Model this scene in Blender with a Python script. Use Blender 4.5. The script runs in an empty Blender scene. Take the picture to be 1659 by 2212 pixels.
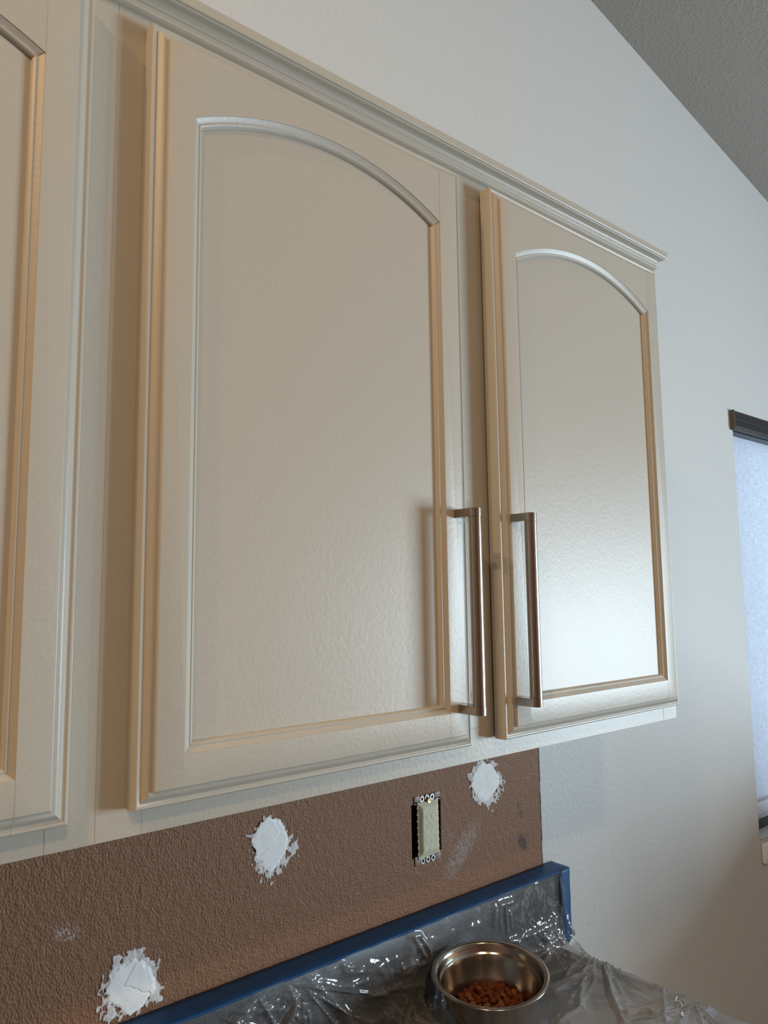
import bpy, bmesh, math, random
import numpy as np
from mathutils import Matrix, Vector
from mathutils.geometry import tessellate_polygon

random.seed(7)
SC = bpy.context.scene
COL = SC.collection

# ------------------------------------------------------------------ camera
CAM = Vector((0.0, -0.963, 1.577))
R_ = [[0.7685657062, -0.6396529722, -0.0122813035],
      [0.0626027054, 0.0942959358, -0.9935739418],
      [0.6367006019, 0.7628580154, 0.1125166291]]
cd = bpy.data.cameras.new('camera')
cam = bpy.data.objects.new('camera', cd)
COL.objects.link(cam)
rt, dn, fw = (Vector(r) for r in R_)
m = Matrix.Identity(4)
for i in range(3):
    m[i][0], m[i][1], m[i][2], m[i][3] = rt[i], -dn[i], -fw[i], CAM[i]
cam.matrix_world = m
cd.sensor_fit = 'HORIZONTAL'
cd.sensor_width = 36.0
cd.lens = 1611.364 * 36.0 / 1659.0
cd.clip_start = 0.01
SC.camera = cam

# ------------------------------------------------------------------ world, light, exposure
w = bpy.data.worlds.new('daylight')
SC.world = w
w.use_nodes = True
w.node_tree.nodes['Background'].inputs[0].default_value = (0.62, 0.78, 1.0, 1)
w.node_tree.nodes['Background'].inputs[1].default_value = 1.0

SC.view_settings.view_transform = 'Standard'
SC.view_settings.look = 'None'
SC.view_settings.gamma = 1.0
SC.view_settings.use_curve_mapping = False
SC.view_settings.exposure = 0.0


def area(name, loc, target, sx, sy, power, color, shape='RECTANGLE'):
    l = bpy.data.lights.new(name, 'AREA')
    l.shape = shape
    l.size = sx
    if shape in ('RECTANGLE', 'ELLIPSE'):
        l.size_y = sy
    l.energy = power
    l.color = color
    o = bpy.data.objects.new(name, l)
    COL.objects.link(o)
    o.location = loc
    d = Vector(target) - Vector(loc)
    o.rotation_euler = d.to_track_quat('-Z', 'Y').to_euler()
    return o


RWX = 4.0                      # right-hand wall
WY0, WY1, WZ0, WZ1 = -3.40, -2.1, 0.38, 1.95   # its window
# daylight standing in the right-hand window opening
area('window_daylight', (RWX + 0.16, (WY0 + WY1) / 2, (WZ0 + WZ1) / 2),
     (RWX - 1, (WY0 + WY1) / 2, (WZ0 + WZ1) / 2), WZ1 - WZ0, WY1 - WY0, 295.0, (0.69, 0.87, 1.0))
# daylight behind the shaded window of the back wall
area('shade_daylight', (2.75, 0.55, 1.6), (2.75, 0.0, 1.5), 1.3, 1.3, 17.0, (0.66, 0.80, 1.0))
LAMPS = [(-0.58, -2.56, 23.0), (-1.52, -1.63, 25.0), (-2.25, -0.95, 36.0)]
LAMP_COLOR = (1.0, 0.72, 0.44)


# ------------------------------------------------------------------ materials
def nt(name):
    mt = bpy.data.materials.new(name)
    mt.use_nodes = True
    t = mt.node_tree
    return mt, t, t.nodes['Principled BSDF']


def add_bump(t, b, layers, coord='Object', stretch=(1, 1, 1)):
    tc = t.nodes.new('ShaderNodeTexCoord')
    mp = t.nodes.new('ShaderNodeMapping')
    mp.inputs['Scale'].default_value = stretch
    t.links.new(tc.outputs[coord], mp.inputs[0])
    prev = None
    for scale, detail, strength, dist, lo, hi in layers:
        n = t.nodes.new('ShaderNodeTexNoise')
        n.inputs['Scale'].default_value = scale
        n.inputs['Detail'].default_value = detail
        t.links.new(mp.outputs[0], n.inputs['Vector'])
        mr = t.nodes.new('ShaderNodeMapRange')
        mr.interpolation_type = 'SMOOTHSTEP'
        mr.inputs[1].default_value = lo
        mr.inputs[2].default_value = hi
        t.links.new(n.outputs[0], mr.inputs[0])
        bp = t.nodes.new('ShaderNodeBump')
        bp.inputs['Strength'].default_value = strength
        bp.inputs['Distance'].default_value = dist
        t.links.new(mr.outputs[0], bp.inputs['Height'])
        if prev:
            t.links.new(prev.outputs[0], bp.inputs['Normal'])
        prev = bp
    t.links.new(prev.outputs[0], b.inputs['Normal'])
    return mp


def mat(name, col, rough=0.5, metal=0.0, spec=0.5, layers=None, stretch=(1, 1, 1), var=None):
    mt, t, b = nt(name)
    b.inputs['Base Color'].default_value = (*col, 1)
    b.inputs['Roughness'].default_value = rough
    b.inputs['Metallic'].default_value = metal
    b.inputs['Specular IOR Level'].default_value = spec
    if layers:
        add_bump(t, b, layers, stretch=stretch)
    if var:                                     # gentle colour variation: (scale, other colour)
        tc = t.nodes.new('ShaderNodeTexCoord')
        n = t.nodes.new('ShaderNodeTexNoise')
        n.inputs['Scale'].default_value = var[0]
        n.inputs['Detail'].default_value = 4
        t.links.new(tc.outputs['Object'], n.inputs['Vector'])
        mx = t.nodes.new('ShaderNodeMix')
        mx.data_type = 'RGBA'
        mx.inputs['A'].default_value = (*col, 1)
        mx.inputs['B'].default_value = (*var[1], 1)
        t.links.new(n.outputs[0], mx.inputs['Factor'])
        t.links.new(mx.outputs['Result'], b.inputs['Base Color'])
    return mt


M = {}
M['paint'] = mat('cabinet_paint', (0.43, 0.388, 0.322), 0.40, 0, 0.45,
                 [(215, 2, 0.15, 0.0005, 0.3, 0.75)])
M['white_wall'] = mat('white_wall', (0.57, 0.57, 0.555), 0.55, 0, 0.35,
                      [(130, 2, 0.30, 0.0012, 0.40, 0.72)], (1, 1, 0.8))
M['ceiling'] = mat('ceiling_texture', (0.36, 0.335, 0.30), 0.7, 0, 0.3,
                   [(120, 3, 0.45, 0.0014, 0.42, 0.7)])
M['floor'] = mat('floor_vinyl', (0.13, 0.095, 0.07), 0.45, var=(6, (0.09, 0.065, 0.05)))
M['brown_far'] = mat('brown_room_wall', (0.215, 0.118, 0.078), 0.6, layers=[(95, 2, 0.45, 0.0016, 0.42, 0.72)])
M['black_plastic'] = mat('black_plastic', (0.012, 0.013, 0.016), 0.35)
M['white_plastic'] = mat('white_vinyl', (0.78, 0.80, 0.84), 0.35)
M['hem'] = mat('shade_hem_bar', (0.62, 0.70, 0.88), 0.5)
M['grey_frame'] = mat('grey_window_frame', (0.42, 0.47, 0.52), 0.4)
M['dark_box'] = mat('box_inside', (0.012, 0.010, 0.009), 0.7)
M['tape'] = mat('blue_tape', (0.008, 0.065, 0.19), 0.5, 0, 0.4,
                [(600, 2, 0.25, 0.0003, 0.3, 0.7), (18, 2, 0.2, 0.003, 0.3, 0.7)])
M['mask_paper'] = mat('cream_masking_tape', (0.66, 0.62, 0.43), 0.6, 0, 0.3,
                      [(300, 3, 0.12, 0.0005, 0.3, 0.7), (60, 2, 0.15, 0.0015, 0.3, 0.7)],
                      (1, 1, 0.25), var=(90, (0.57, 0.55, 0.39)))
M['slot'] = mat('slot_mark', (0.50, 0.49, 0.36), 0.7)
M['zinc'] = mat('zinc_strap', (0.42, 0.42, 0.42), 0.42, 0.6)
M['painted_strap'] = mat('brown_painted_strap', (0.24, 0.15, 0.11), 0.5, 0.1)
M['brass'] = mat('brass_screw', (0.70, 0.52, 0.28), 0.3, 1.0)
M['seam'] = mat('dark_caulk', (0.10, 0.085, 0.07), 0.8, layers=[(150, 2, 0.6, 0.002, 0.3, 0.7)])
M['steel'] = mat('stainless_steel', (0.46, 0.425, 0.38), 0.17, 1.0, 0.5,
                 [(900, 1, 0.05, 0.0003, 0.3, 0.7)], (1, 1, 0.15))
M['nickel'] = mat('brushed_nickel', (0.43, 0.385, 0.33), 0.24, 1.0, 0.5,
                  [(1400, 1, 0.06, 0.0003, 0.3, 0.7)], (1, 1, 0.04))
M['kibble'] = mat('kibble', (0.25, 0.066, 0.019), 0.75, 0, 0.25,
                  [(500, 3, 0.6, 0.0012, 0.3, 0.7)], var=(130, (0.24, 0.055, 0.016)))
M['kibble_tan'] = mat('kibble_tan', (0.40, 0.15, 0.05), 0.75, 0, 0.25,
                      [(500, 3, 0.6, 0.0012, 0.3, 0.7)], var=(130, (0.30, 0.09, 0.03)))
M['crumb'] = mat('plaster_crumb', (0.72, 0.66, 0.60), 0.8)
M['base_paint'] = M['paint']
M['oak'] = mat('blocker_cap', (0.40, 0.30, 0.2), 0.4)


def lamp_mat():
    mt, t, b = nt('lamp_lens')
    b.inputs['Base Color'].default_value = (0.9, 0.85, 0.75, 1)
    b.inputs['Emission Color'].default_value = (*LAMP_COLOR, 1)
    b.inputs['Emission Strength'].default_value = 6
    return mt


M['lens'] = lamp_mat()


def brown_mat():
    """brown knockdown wall paint with a dusty scuff and two dark stains"""
    mt, t, b = nt('brown_wall')
    L = t.links.new
    b.inputs['Roughness'].default_value = 0.48
    b.inputs['Specular IOR Level'].default_value = 0.25
    add_bump(t, b, [(400, 3, 0.60, 0.0012, 0.34, 0.72), (110, 2, 0.25, 0.002, 0.35, 0.7)], stretch=(1.0, 1, 0.7))
    tc = t.nodes.new('ShaderNodeTexCoord')
    base = (0.245, 0.123, 0.068, 1)
    cur = None

    def blob(cx, cz, rx, rz, rot, col, nscale, lo, hi, amount):
        nonlocal cur
        mp = t.nodes.new('ShaderNodeMapping')
        mp.vector_type = 'TEXTURE'
        mp.inputs['Location'].default_value = (cx, 0, cz)
        mp.inputs['Rotation'].default_value = (0, rot, 0)
        mp.inputs['Scale'].default_value = (rx, 1, rz)
        L(tc.outputs['Object'], mp.inputs[0])
        ml = t.nodes.new('ShaderNodeVectorMath')
        ml.operation = 'MULTIPLY'
        ml.inputs[1].default_value = (1, 0, 1)
        L(mp.outputs[0], ml.inputs[0])
        ln = t.nodes.new('ShaderNodeVectorMath')
        ln.operation = 'LENGTH'
        L(ml.outputs[0], ln.inputs[0])
        fall = t.nodes.new('ShaderNodeMapRange')
        fall.interpolation_type = 'SMOOTHSTEP'
        fall.inputs[1].default_value = 1.0
        fall.inputs[2].default_value = 0.35
        L(ln.outputs['Value'], fall.inputs[0])
        n = t.nodes.new('ShaderNodeTexNoise')
        n.inputs['Scale'].default_value = nscale
        n.inputs['Detail'].default_value = 3
        L(tc.outputs['Object'], n.inputs['Vector'])
        mr = t.nodes.new('ShaderNodeMapRange')
        mr.inputs[1].default_value = lo
        mr.inputs[2].default_value = hi
        L(n.outputs[0], mr.inputs[0])
        mu = t.nodes.new('ShaderNodeMath')
        mu.operation = 'MULTIPLY'
        L(fall.outputs[0], mu.inputs[0])
        L(mr.outputs[0], mu.inputs[1])
        mu2 = t.nodes.new('ShaderNodeMath')
        mu2.operation = 'MULTIPLY'
        mu2.inputs[1].default_value = amount
        L(mu.outputs[0], mu2.inputs[0])
        mx = t.nodes.new('ShaderNodeMix')
        mx.data_type = 'RGBA'
        if cur is None:
            mx.inputs['A'].default_value = base
        else:
            L(cur, mx.inputs['A'])
        mx.inputs['B'].default_value = (*col, 1)
        L(mu2.outputs[0], mx.inputs['Factor'])
        cur = mx.outputs['Result']

    blob(0.972, 1.138, 0.075, 0.026, -0.75, (0.40, 0.35, 0.32), 160, 0.30, 0.62, 0.6)
    blob(0.935, 1.165, 0.03, 0.03, 0.0, (0.36, 0.30, 0.27), 200, 0.45, 0.7, 0.45)
    blob(1.131, 1.115, 0.014, 0.024, -0.5, (0.045, 0.032, 0.036), 190, 0.32, 0.50, 0.92)
    blob(1.126, 1.174, 0.010, 0.024, -0.3, (0.06, 0.045, 0.045), 260, 0.45, 0.58, 0.8)
    blob(0.305, 1.185, 0.02, 0.014, 0.4, (0.45, 0.42, 0.4), 260, 0.5, 0.62, 0.7)
    L(cur, b.inputs['Base Color'])
    return mt


M['brown'] = brown_mat()


def granite_mat():
    mt, t, b = nt('dark_granite')
    L = t.links.new
    b.inputs['Roughness'].default_value = 0.3
    tc = t.nodes.new('ShaderNodeTexCoord')
    v = t.nodes.new('ShaderNodeTexVoronoi')
    v.inputs['Scale'].default_value = 420
    n = t.nodes.new('ShaderNodeTexNoise')
    n.inputs['Scale'].default_value = 260
    n.inputs['Detail'].default_value = 5
    L(tc.outputs['Object'], v.inputs['Vector'])
    L(tc.outputs['Object'], n.inputs['Vector'])
    sep = t.nodes.new('ShaderNodeSeparateColor')
    L(v.outputs['Color'], sep.inputs[0])
    r = t.nodes.new('ShaderNodeValToRGB')
    r.color_ramp.elements[0].color = (0.017, 0.019, 0.024, 1)
    r.color_ramp.elements[1].color = (0.105, 0.10, 0.10, 1)
    r.color_ramp.elements[0].position = 0.5
    r.color_ramp.elements[1].position = 0.98
    e = r.color_ramp.elements.new(0.78)
    e.color = (0.042, 0.043, 0.048, 1)
    L(sep.outputs[0], r.inputs[0])
    L(r.outputs[0], b.inputs['Base Color'])
    return mt


M['granite'] = granite_mat()


def spackle_mat():
    mt, t, b = nt('white_spackle')
    L = t.links.new
    at = t.nodes.new('ShaderNodeAttribute')
    at.attribute_name = 'film'
    mx = t.nodes.new('ShaderNodeMix')
    mx.data_type = 'RGBA'
    mx.inputs['A'].default_value = (0.33, 0.25, 0.21, 1)
    mx.inputs['B'].default_value = (0.88, 0.87, 0.85, 1)
    L(at.outputs['Fac'], mx.inputs['Factor'])
    L(mx.outputs['Result'], b.inputs['Base Color'])
    b.inputs['Roughness'].default_value = 0.75
    add_bump(t, b, [(60, 4, 0.25, 0.001, 0.3, 0.7)])
    return mt


M['spackle'] = spackle_mat()


def film_mat():
    """thin clear masking film: part clear, part hazy"""
    mt, t, b = nt('clear_plastic_film')
    L = t.links.new
    out = t.nodes['Material Output']
    b.inputs['Base Color'].default_value = (0.235, 0.235, 0.238, 1)
    b.inputs['Roughness'].default_value = 0.07
    b.inputs['Specular IOR Level'].default_value = 0.9
    tr = t.nodes.new('ShaderNodeBsdfTransparent')
    tr.inputs[0].default_value = (0.96, 0.97, 0.98, 1)
    ms = t.nodes.new('ShaderNodeMixShader')
    at = t.nodes.new('ShaderNodeAttribute')
    at.attribute_name = 'haze'
    L(at.outputs['Fac'], ms.inputs[0])
    L(tr.outputs[0], ms.inputs[1])
    L(b.outputs[0], ms.inputs[2])
    L(ms.outputs[0], out.inputs['Surface'])
    add_bump(t, b, [(45, 2, 0.16, 0.003, 0.3, 0.7)])
    return mt


M['film'] = film_mat()


def shade_mat():
    mt, t, b = nt('roller_shade_fabric')
    L = t.links.new
    out = t.nodes['Material Output']
    tc = t.nodes.new('ShaderNodeTexCoord')
    cols = []
    for sc_, st in ((38, (1, 1, 14)), (38, (14, 1, 1))):
        mp = t.nodes.new('ShaderNodeMapping')
        mp.inputs['Scale'].default_value = st
        L(tc.outputs['Object'], mp.inputs[0])
        n = t.nodes.new('ShaderNodeTexNoise')
        n.inputs['Scale'].default_value = sc_
        n.inputs['Detail'].default_value = 3
        L(mp.outputs[0], n.inputs['Vector'])
        cols.append(n)
    ad = t.nodes.new('ShaderNodeMath')
    ad.operation = 'ADD'
    L(cols[0].outputs[0], ad.inputs[0])
    L(cols[1].outputs[0], ad.inputs[1])
    r = t.nodes.new('ShaderNodeMapRange')
    r.inputs[1].default_value = 0.7
    r.inputs[2].default_value = 1.3
    r.inputs[3].default_value = 0.62
    r.inputs[4].default_value = 0.90
    L(ad.outputs[0], r.inputs[0])
    cc = t.nodes.new('ShaderNodeCombineColor')
    for i, k in enumerate((0.93, 0.96, 1.0)):
        mu = t.nodes.new('ShaderNodeMath')
        mu.operation = 'MULTIPLY'
        mu.inputs[1].default_value = k
        L(r.outputs[0], mu.inputs[0])
        L(mu.outputs[0], cc.inputs[i])
    tl = t.nodes.new('ShaderNodeBsdfTranslucent')
    L(cc.outputs[0], tl.inputs[0])
    L(cc.outputs[0], b.inputs['Base Color'])
    b.inputs['Roughness'].default_value = 0.8
    ms = t.nodes.new('ShaderNodeMixShader')
    ms.inputs[0].default_value = 0.6
    L(b.outputs[0], ms.inputs[1])
    L(tl.outputs[0], ms.inputs[2])
    L(ms.outputs[0], out.inputs['Surface'])
    return mt


M['shade'] = shade_mat()


def glass_mat():
    mt, t, b = nt('window_glass')
    b.inputs['Base Color'].default_value = (0.92, 0.96, 1, 1)
    b.inputs['Roughness'].default_value = 0.02
    b.inputs['Transmission Weight'].default_value = 1.0
    b.inputs['IOR'].default_value = 1.1
    return mt


M['glass'] = glass_mat()


# ------------------------------------------------------------------ helpers
def tag(o, label=None, cat=None, group=None, kind=None):
    if label:
        o['label'] = label
    if cat:
        o['category'] = cat
    if group:
        o['group'] = group
    if kind:
        o['kind'] = kind
    return o


def empty(name, loc=(0, 0, 0), parent=None):
    o = bpy.data.objects.new(name, None)
    COL.objects.link(o)
    o.location = loc
    o.parent = parent
    o.empty_display_size = 0.02
    return o


def mesh_obj(name, verts, faces, material, parent=None, smooth=30, loc=None):
    me = bpy.data.meshes.new(name)
    me.from_pydata([tuple(v) for v in verts], [], faces)
    bm = bmesh.new()
    bm.from_mesh(me)
    bmesh.ops.remove_doubles(bm, verts=bm.verts, dist=1e-6)
    bmesh.ops.recalc_face_normals(bm, faces=bm.faces)
    bm.to_mesh(me)
    bm.free()
    if smooth:
        me.polygons.foreach_set('use_smooth', [True] * len(me.polygons))
        me.set_sharp_from_angle(angle=math.radians(smooth))
    me.materials.append(M[material])
    o = bpy.data.objects.new(name, me)
    COL.objects.link(o)
    o.parent = parent
    if loc:
        o.location = loc
    return o


class MB:
    def __init__(self):
        self.v, self.f = [], []

    def add(self, verts, faces):
        k = len(self.v)
        self.v += [tuple(p) for p in verts]
        self.f += [tuple(i + k for i in f) for f in faces]

    def box(self, x0, x1, y0, y1, z0, z1):
        self.add([(x0, y0, z0), (x1, y0, z0), (x1, y1, z0), (x0, y1, z0),
                  (x0, y0, z1), (x1, y0, z1), (x1, y1, z1), (x0, y1, z1)],
                 [(0, 3, 2, 1), (4, 5, 6, 7), (0, 1, 5, 4), (1, 2, 6, 5), (2, 3, 7, 6), (3, 0, 4, 7)])

    def bevel_box(self, x0, x1, y0, y1, z0, z1, r=0.001, seg=2):
        bm = bmesh.new()
        bmesh.ops.create_cube(bm, size=1)
        for v in bm.verts:
            v.co = ((x0 + x1) / 2 + v.co.x * (x1 - x0), (y0 + y1) / 2 + v.co.y * (y1 - y0), (z0 + z1) / 2 + v.co.z * (z1 - z0))
        bmesh.ops.bevel(bm, geom=bm.edges[:], offset=r, segments=seg, affect='EDGES', profile=0.5)
        bm.verts.index_update()
        self.add([v.co[:] for v in bm.verts], [tuple(v.index for v in f.verts) for f in bm.faces])
        bm.free()

    def prism(self, poly, axis_from, axis_to, mapf):
        """poly: 2-D outline; mapf(a, b, t) -> 3-D"""
        n = len(poly)
        self.add([mapf(a, b, axis_from) for a, b in poly] + [mapf(a, b, axis_to) for a, b in poly],
                 [tuple(range(n)), tuple(range(2 * n - 1, n - 1, -1))] +
                 [(i, (i + 1) % n, n + (i + 1) % n, n + i) for i in range(n)])

    def lathe(self, prof, cx=0, cy=0, cz=0, seg=64, closed=False):
        vs, fs = [], []
        n = len(prof)
        for s in range(seg):
            a = 2 * math.pi * s / seg
            for r, z in prof:
                vs.append((cx + r * math.cos(a), cy + r * math.sin(a), cz + z))
        rng = range(n if closed else n - 1)
        for s in range(seg):
            t = (s + 1) % seg
            for i in rng:
                j = (i + 1) % n
                fs.append((s * n + i, t * n + i, t * n + j, s * n + j))
        self.add(vs, fs)

    def build(self, name, material, parent=None, smooth=30, loc=None):
        return mesh_obj(name, self.v, self.f, material, parent, smooth, loc)


def ceil_z(x):
    return 3.039 - 0.203 * (x - 1.494)


def wall_with_holes(xs, zs, holes, y0, y1, top=None):
    """vertical slab in the x-z plane between y0 (front) and y1 (back)"""
    mb = MB()

    def zz(x, z):
        return top(x) if (top and z == zs[-1]) else z

    def is_hole(i, k):
        cx, cz = (xs[i] + xs[i + 1]) / 2, (zs[k] + zs[k + 1]) / 2
        return any(h[0] < cx < h[1] and h[2] < cz < h[3] for h in holes)

    nx, nz = len(xs) - 1, len(zs) - 1
    for i in range(nx):
        for k in range(nz):
            if is_hole(i, k):
                continue
            q = [(xs[i], zs[k]), (xs[i + 1], zs[k]), (xs[i + 1], zs[k + 1]), (xs[i], zs[k + 1])]
            for y in (y0, y1):
                mb.add([(x, y, zz(x, z)) for x, z in q], [(0, 1, 2, 3)])
            nb = ((i, k - 1, 0, 1), (i + 1, k, 1, 2), (i, k + 1, 2, 3), (i - 1, k, 3, 0))
            for a, b, p, r in nb:
                if a < 0 or b < 0 or a >= nx or b >= nz or is_hole(a, b):
                    mb.add([(q[p][0], y0, zz(*q[p])), (q[r][0], y0, zz(*q[r])), (q[r][0], y1, zz(*q[r])), (q[p][0], y1, zz(*q[p]))], [(0, 1, 2, 3)])
    return mb


# ------------------------------------------------------------------ the room
LX, FY = -2.6, -4.6
HOLE = (0.8530, 0.9205, 1.146, 1.232)          # opening of the electrical box
WIN = (2.100, 3.35, 0.922, 2.085)              # shaded window in the back wall
mb = wall_with_holes([LX, HOLE[0], HOLE[1], WIN[0], WIN[1], RWX], [0, WIN[2], HOLE[2], HOLE[3], WIN[3], 4.0],
                     [HOLE, WIN], 0.0, 0.14, top=ceil_z)
tag(mb.build('wall_back', 'white_wall', smooth=None), 'white orange-peel textured wall behind and beside the cabinets', kind='structure')
BX = 1.186
mb = wall_with_holes([LX, HOLE[0], HOLE[1], BX], [0.0, HOLE[2], HOLE[3], 1.75], [HOLE], -0.002, -0.0001)
wall_brown = mb.build('wall_lower', 'brown', smooth=None)
tag(wall_brown, 'brown knockdown textured wall strip under the cabinets', kind='structure')
mb = MB()
for k in range(24):
    z0 = 0.93 + k * 0.022
    dx = random.uniform(-0.0004, 0.0006)
    mb.box(BX + dx, BX + 0.0028 + dx + random.uniform(-0.0008, 0.0006), -0.0022, 0.0, z0, z0 + 0.022)
mb.build('edge_seam', 'seam', wall_brown, smooth=None)

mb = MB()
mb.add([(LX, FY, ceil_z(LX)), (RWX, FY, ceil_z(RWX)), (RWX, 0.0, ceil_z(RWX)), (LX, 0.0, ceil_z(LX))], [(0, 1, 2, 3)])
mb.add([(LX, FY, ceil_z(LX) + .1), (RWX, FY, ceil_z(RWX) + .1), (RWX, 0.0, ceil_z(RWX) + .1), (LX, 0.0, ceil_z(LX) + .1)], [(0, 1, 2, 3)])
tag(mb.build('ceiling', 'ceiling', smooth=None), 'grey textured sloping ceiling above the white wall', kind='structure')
mb = MB()
mb.box(LX, RWX, FY, 0.0, -0.1, 0.0)
tag(mb.build('floor', 'floor', smooth=None), kind='structure')
mb = MB()
mb.box(LX - 0.1, LX, FY, 0.0, 0.0, ceil_z(LX))
tag(mb.build('wall_left', 'brown_far', smooth=None), kind='structure')
mb = MB()
mb.box(LX, RWX, FY - 0.1, FY, 0.0, ceil_z(RWX))
mb.add([(LX, FY, ceil_z(RWX)), (RWX, FY, ceil_z(RWX)), (LX, FY, ceil_z(LX))], [(0, 1, 2)])
tag(mb.build('wall_front', 'brown_far', smooth=None), kind='structure')
# right wall (y-z slab) with its window
mb0 = wall_with_holes([FY, WY0, WY1, 0.0], [0, WZ0, WZ1, ceil_z(RWX)], [(WY0, WY1, WZ0, WZ1)], 0.0, 0.14)
mb = MB()
mb.add([(RWX + y, x, z) for x, y, z in mb0.v], mb0.f)
tag(mb.build('wall_right', 'white_wall', smooth=None), kind='structure')
wr = empty('window_2', (RWX + 0.08, (WY0 + WY1) / 2, WZ0))
tag(wr, kind='structure')
hw, hh = (WY1 - WY0) / 2, WZ1 - WZ0
mb = MB()
mb.box(-.03, .03, -hw, -hw + .045, 0, hh)
mb.box(-.03, .03, hw - .045, hw, 0, hh)
mb.box(-.03, .03, -hw, hw, 0, .045)
mb.box(-.03, .03, -hw, hw, hh - .045, hh)
mb.build('window_frame', 'white_plastic', wr, smooth=None)
# unseen half-height blocker with a cap, added to shade the lower back wall
blocker_mesh = MB()
blocker_mesh.box(2.55, 2.67, -1.35, -0.55, 0.0, 1.075)
blocker = blocker_mesh.build('light_blocker', 'brown_far', smooth=None)
tag(blocker, kind='structure')
mb = MB()
mb.bevel_box(2.51, 2.71, -1.40, -0.50, 1.0755, 1.11, 0.006)
mb.build('blocker_cap', 'oak', blocker)

# recessed ceiling lamps
for i, (lx, ly, lp) in enumerate(LAMPS):
    z = ceil_z(lx) - 0.03
    rl = empty('ceiling_lamp', (lx, ly, z))
    tag(rl, ['warm round ceiling lamp farthest from the cabinets', 'warm round ceiling lamp between the two others', 'warm round ceiling lamp close to the left wall'][i], 'lamp', 'round ceiling lamps')
    mb = MB()
    mb.lathe([(0.07, -0.004), (0.075, -0.012), (0.095, -0.010), (0.10, 0.0), (0.10, 0.05), (0.07, 0.05)], seg=48, closed=True)
    mb.build('trim_ring', 'white_plastic', rl)
    mb = MB()
    mb.lathe([(0.0, 0.006), (0.07, 0.006), (0.07, 0.012), (0.0, 0.012)], seg=48)
    mb.build('lens', 'lens', rl)
    area('lamp_light', (lx, ly, z - 0.018), (lx + .35, ly + .4, z - 1.4) if i < 2 else (lx + 1.0, ly + .15, z - 1.0), 0.13, 0.13, lp, LAMP_COLOR, 'DISK')

# ------------------------------------------------------------------ window with roller shade in the back wall
w1 = empty('window_1', (WIN[0], 0.1, WIN[2]))
tag(w1, 'window in the white wall at the right edge, behind a pale shade', kind='structure')
X0, X1, Z0, Z1 = 0.0, WIN[1] - WIN[0], 0.0, WIN[3] - WIN[2]
mb = MB()
mb.box(X0, X0 + .05, -.035, .03, Z0, Z1)
mb.box(X1 - .05, X1, -.035, .03, Z0, Z1)
mb.box(X0, X1, -.035, .03, Z0, Z0 + .03)
mb.box(X0, X1, -.035, .03, Z1 - .04, Z1)
mb.build('window_frame', 'grey_frame', w1, smooth=None)
mb = MB()
mb.box(X0 + .004, X1 - .004, -.068, -.036, Z0 + .002, Z0 + .023)
mb.build('window_track', 'black_plastic', w1, smooth=None)
mb = MB()
mb.box(X0 + .004, X1 - .004, -.062, -.036, Z0 + .0235, Z0 + .085)
mb.build('sash', 'grey_frame', w1, smooth=None)
mb = MB()
mb.box(X0 + .05, X1 - .05, 0.0, .006, Z0 + .085, Z1 - .04)
mb.build('pane', 'glass', w1, smooth=None)
mb = MB()
mb.bevel_box(X0 + .004, X1 + .06, -.112, -.1003, -.066, -.016, .003)
mb.build('pale_strip', 'white_plastic', w1)  # pale strip on the wall just below the sill
mb = MB()
mb.bevel_box(X0 + .002, X1 - .002, -.106, -.036, -.004, .0005, .002)
mb.build('window_sill', 'grey_frame', w1)

rs = empty('roller_shade', (WIN[0], 0.0, 2.0))
tag(rs, 'pale blue-white roller shade with black cassette at the right edge', 'roller shade')
mb = MB()
prof = [(-.0005, .035), (-.008, .036), (-.013, .046), (-.0125, .060), (-.0105, .0635), (-.012, .066), (-.012, .084), (-.009, .090), (-.0005, .0905)]
mb.prism(prof, -.010, 1.27, lambda a, b, t: (t, a, b))
mb.build('cassette', 'black_plastic', rs, smooth=25)
mb = MB()
mb.prism([(-.0135, .0345), (-.0135, .091), (-.0004, .0915), (-.0004, .0340)], -.0128, -.0101, lambda a, b, t: (t, a, b))
mb.build('end_cap', 'seam', rs, smooth=None)
mb = MB()
mb.box(0.003, 1.245, .002, .058, .032, .083)
mb.build('roller_housing', 'black_plastic', rs, smooth=None)
mb = MB()
mb.box(0.004, 1.244, .030, .0312, -1.004, .034)
mb.build('shade_fabric', 'shade', rs, smooth=None)
mb = MB()
mb.bevel_box(0.004, 1.244, .0265, .0355, -1.038, -1.0045, .003)
mb.build('bottom_bar', 'hem', rs)

# ------------------------------------------------------------------ wall cabinets
YF = -0.3075           # face frame front plane
TD = 0.0245            # door thickness
ZB, ZT = 1.3743, 2.152
DZ0, DZ1 = 1.3985, 2.123
OUT = [(0.0, 0.0243), (0.0, 0.0092), (0.0006, 0.0078), (0.0018, 0.0070), (0.0032, 0.0070), (0.0045, 0.0078), (0.0056, 0.0080),
       (0.0066, 0.0074), (0.0080, 0.0058), (0.0098, 0.0043), (0.0118, 0.0034), (0.0138, 0.0031), (0.0146, 0.0029),
       (0.0150, 0.0012), (0.0156, 0.0003), (0.0165, 0.0)]
INN = [(0.0, 0.0), (0.0003, 0.0008), (0.0012, 0.0013), (0.0030, 0.0028), (0.0050, 0.0038), (0.0056, 0.0040), (0.0059, 0.0036), (0.0068, 0.0035),
       (0.0080, 0.0044), (0.0090, 0.0058), (0.0096, 0.0074), (0.0097, 0.0092)]
PANEL_V = 0.0085


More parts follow.
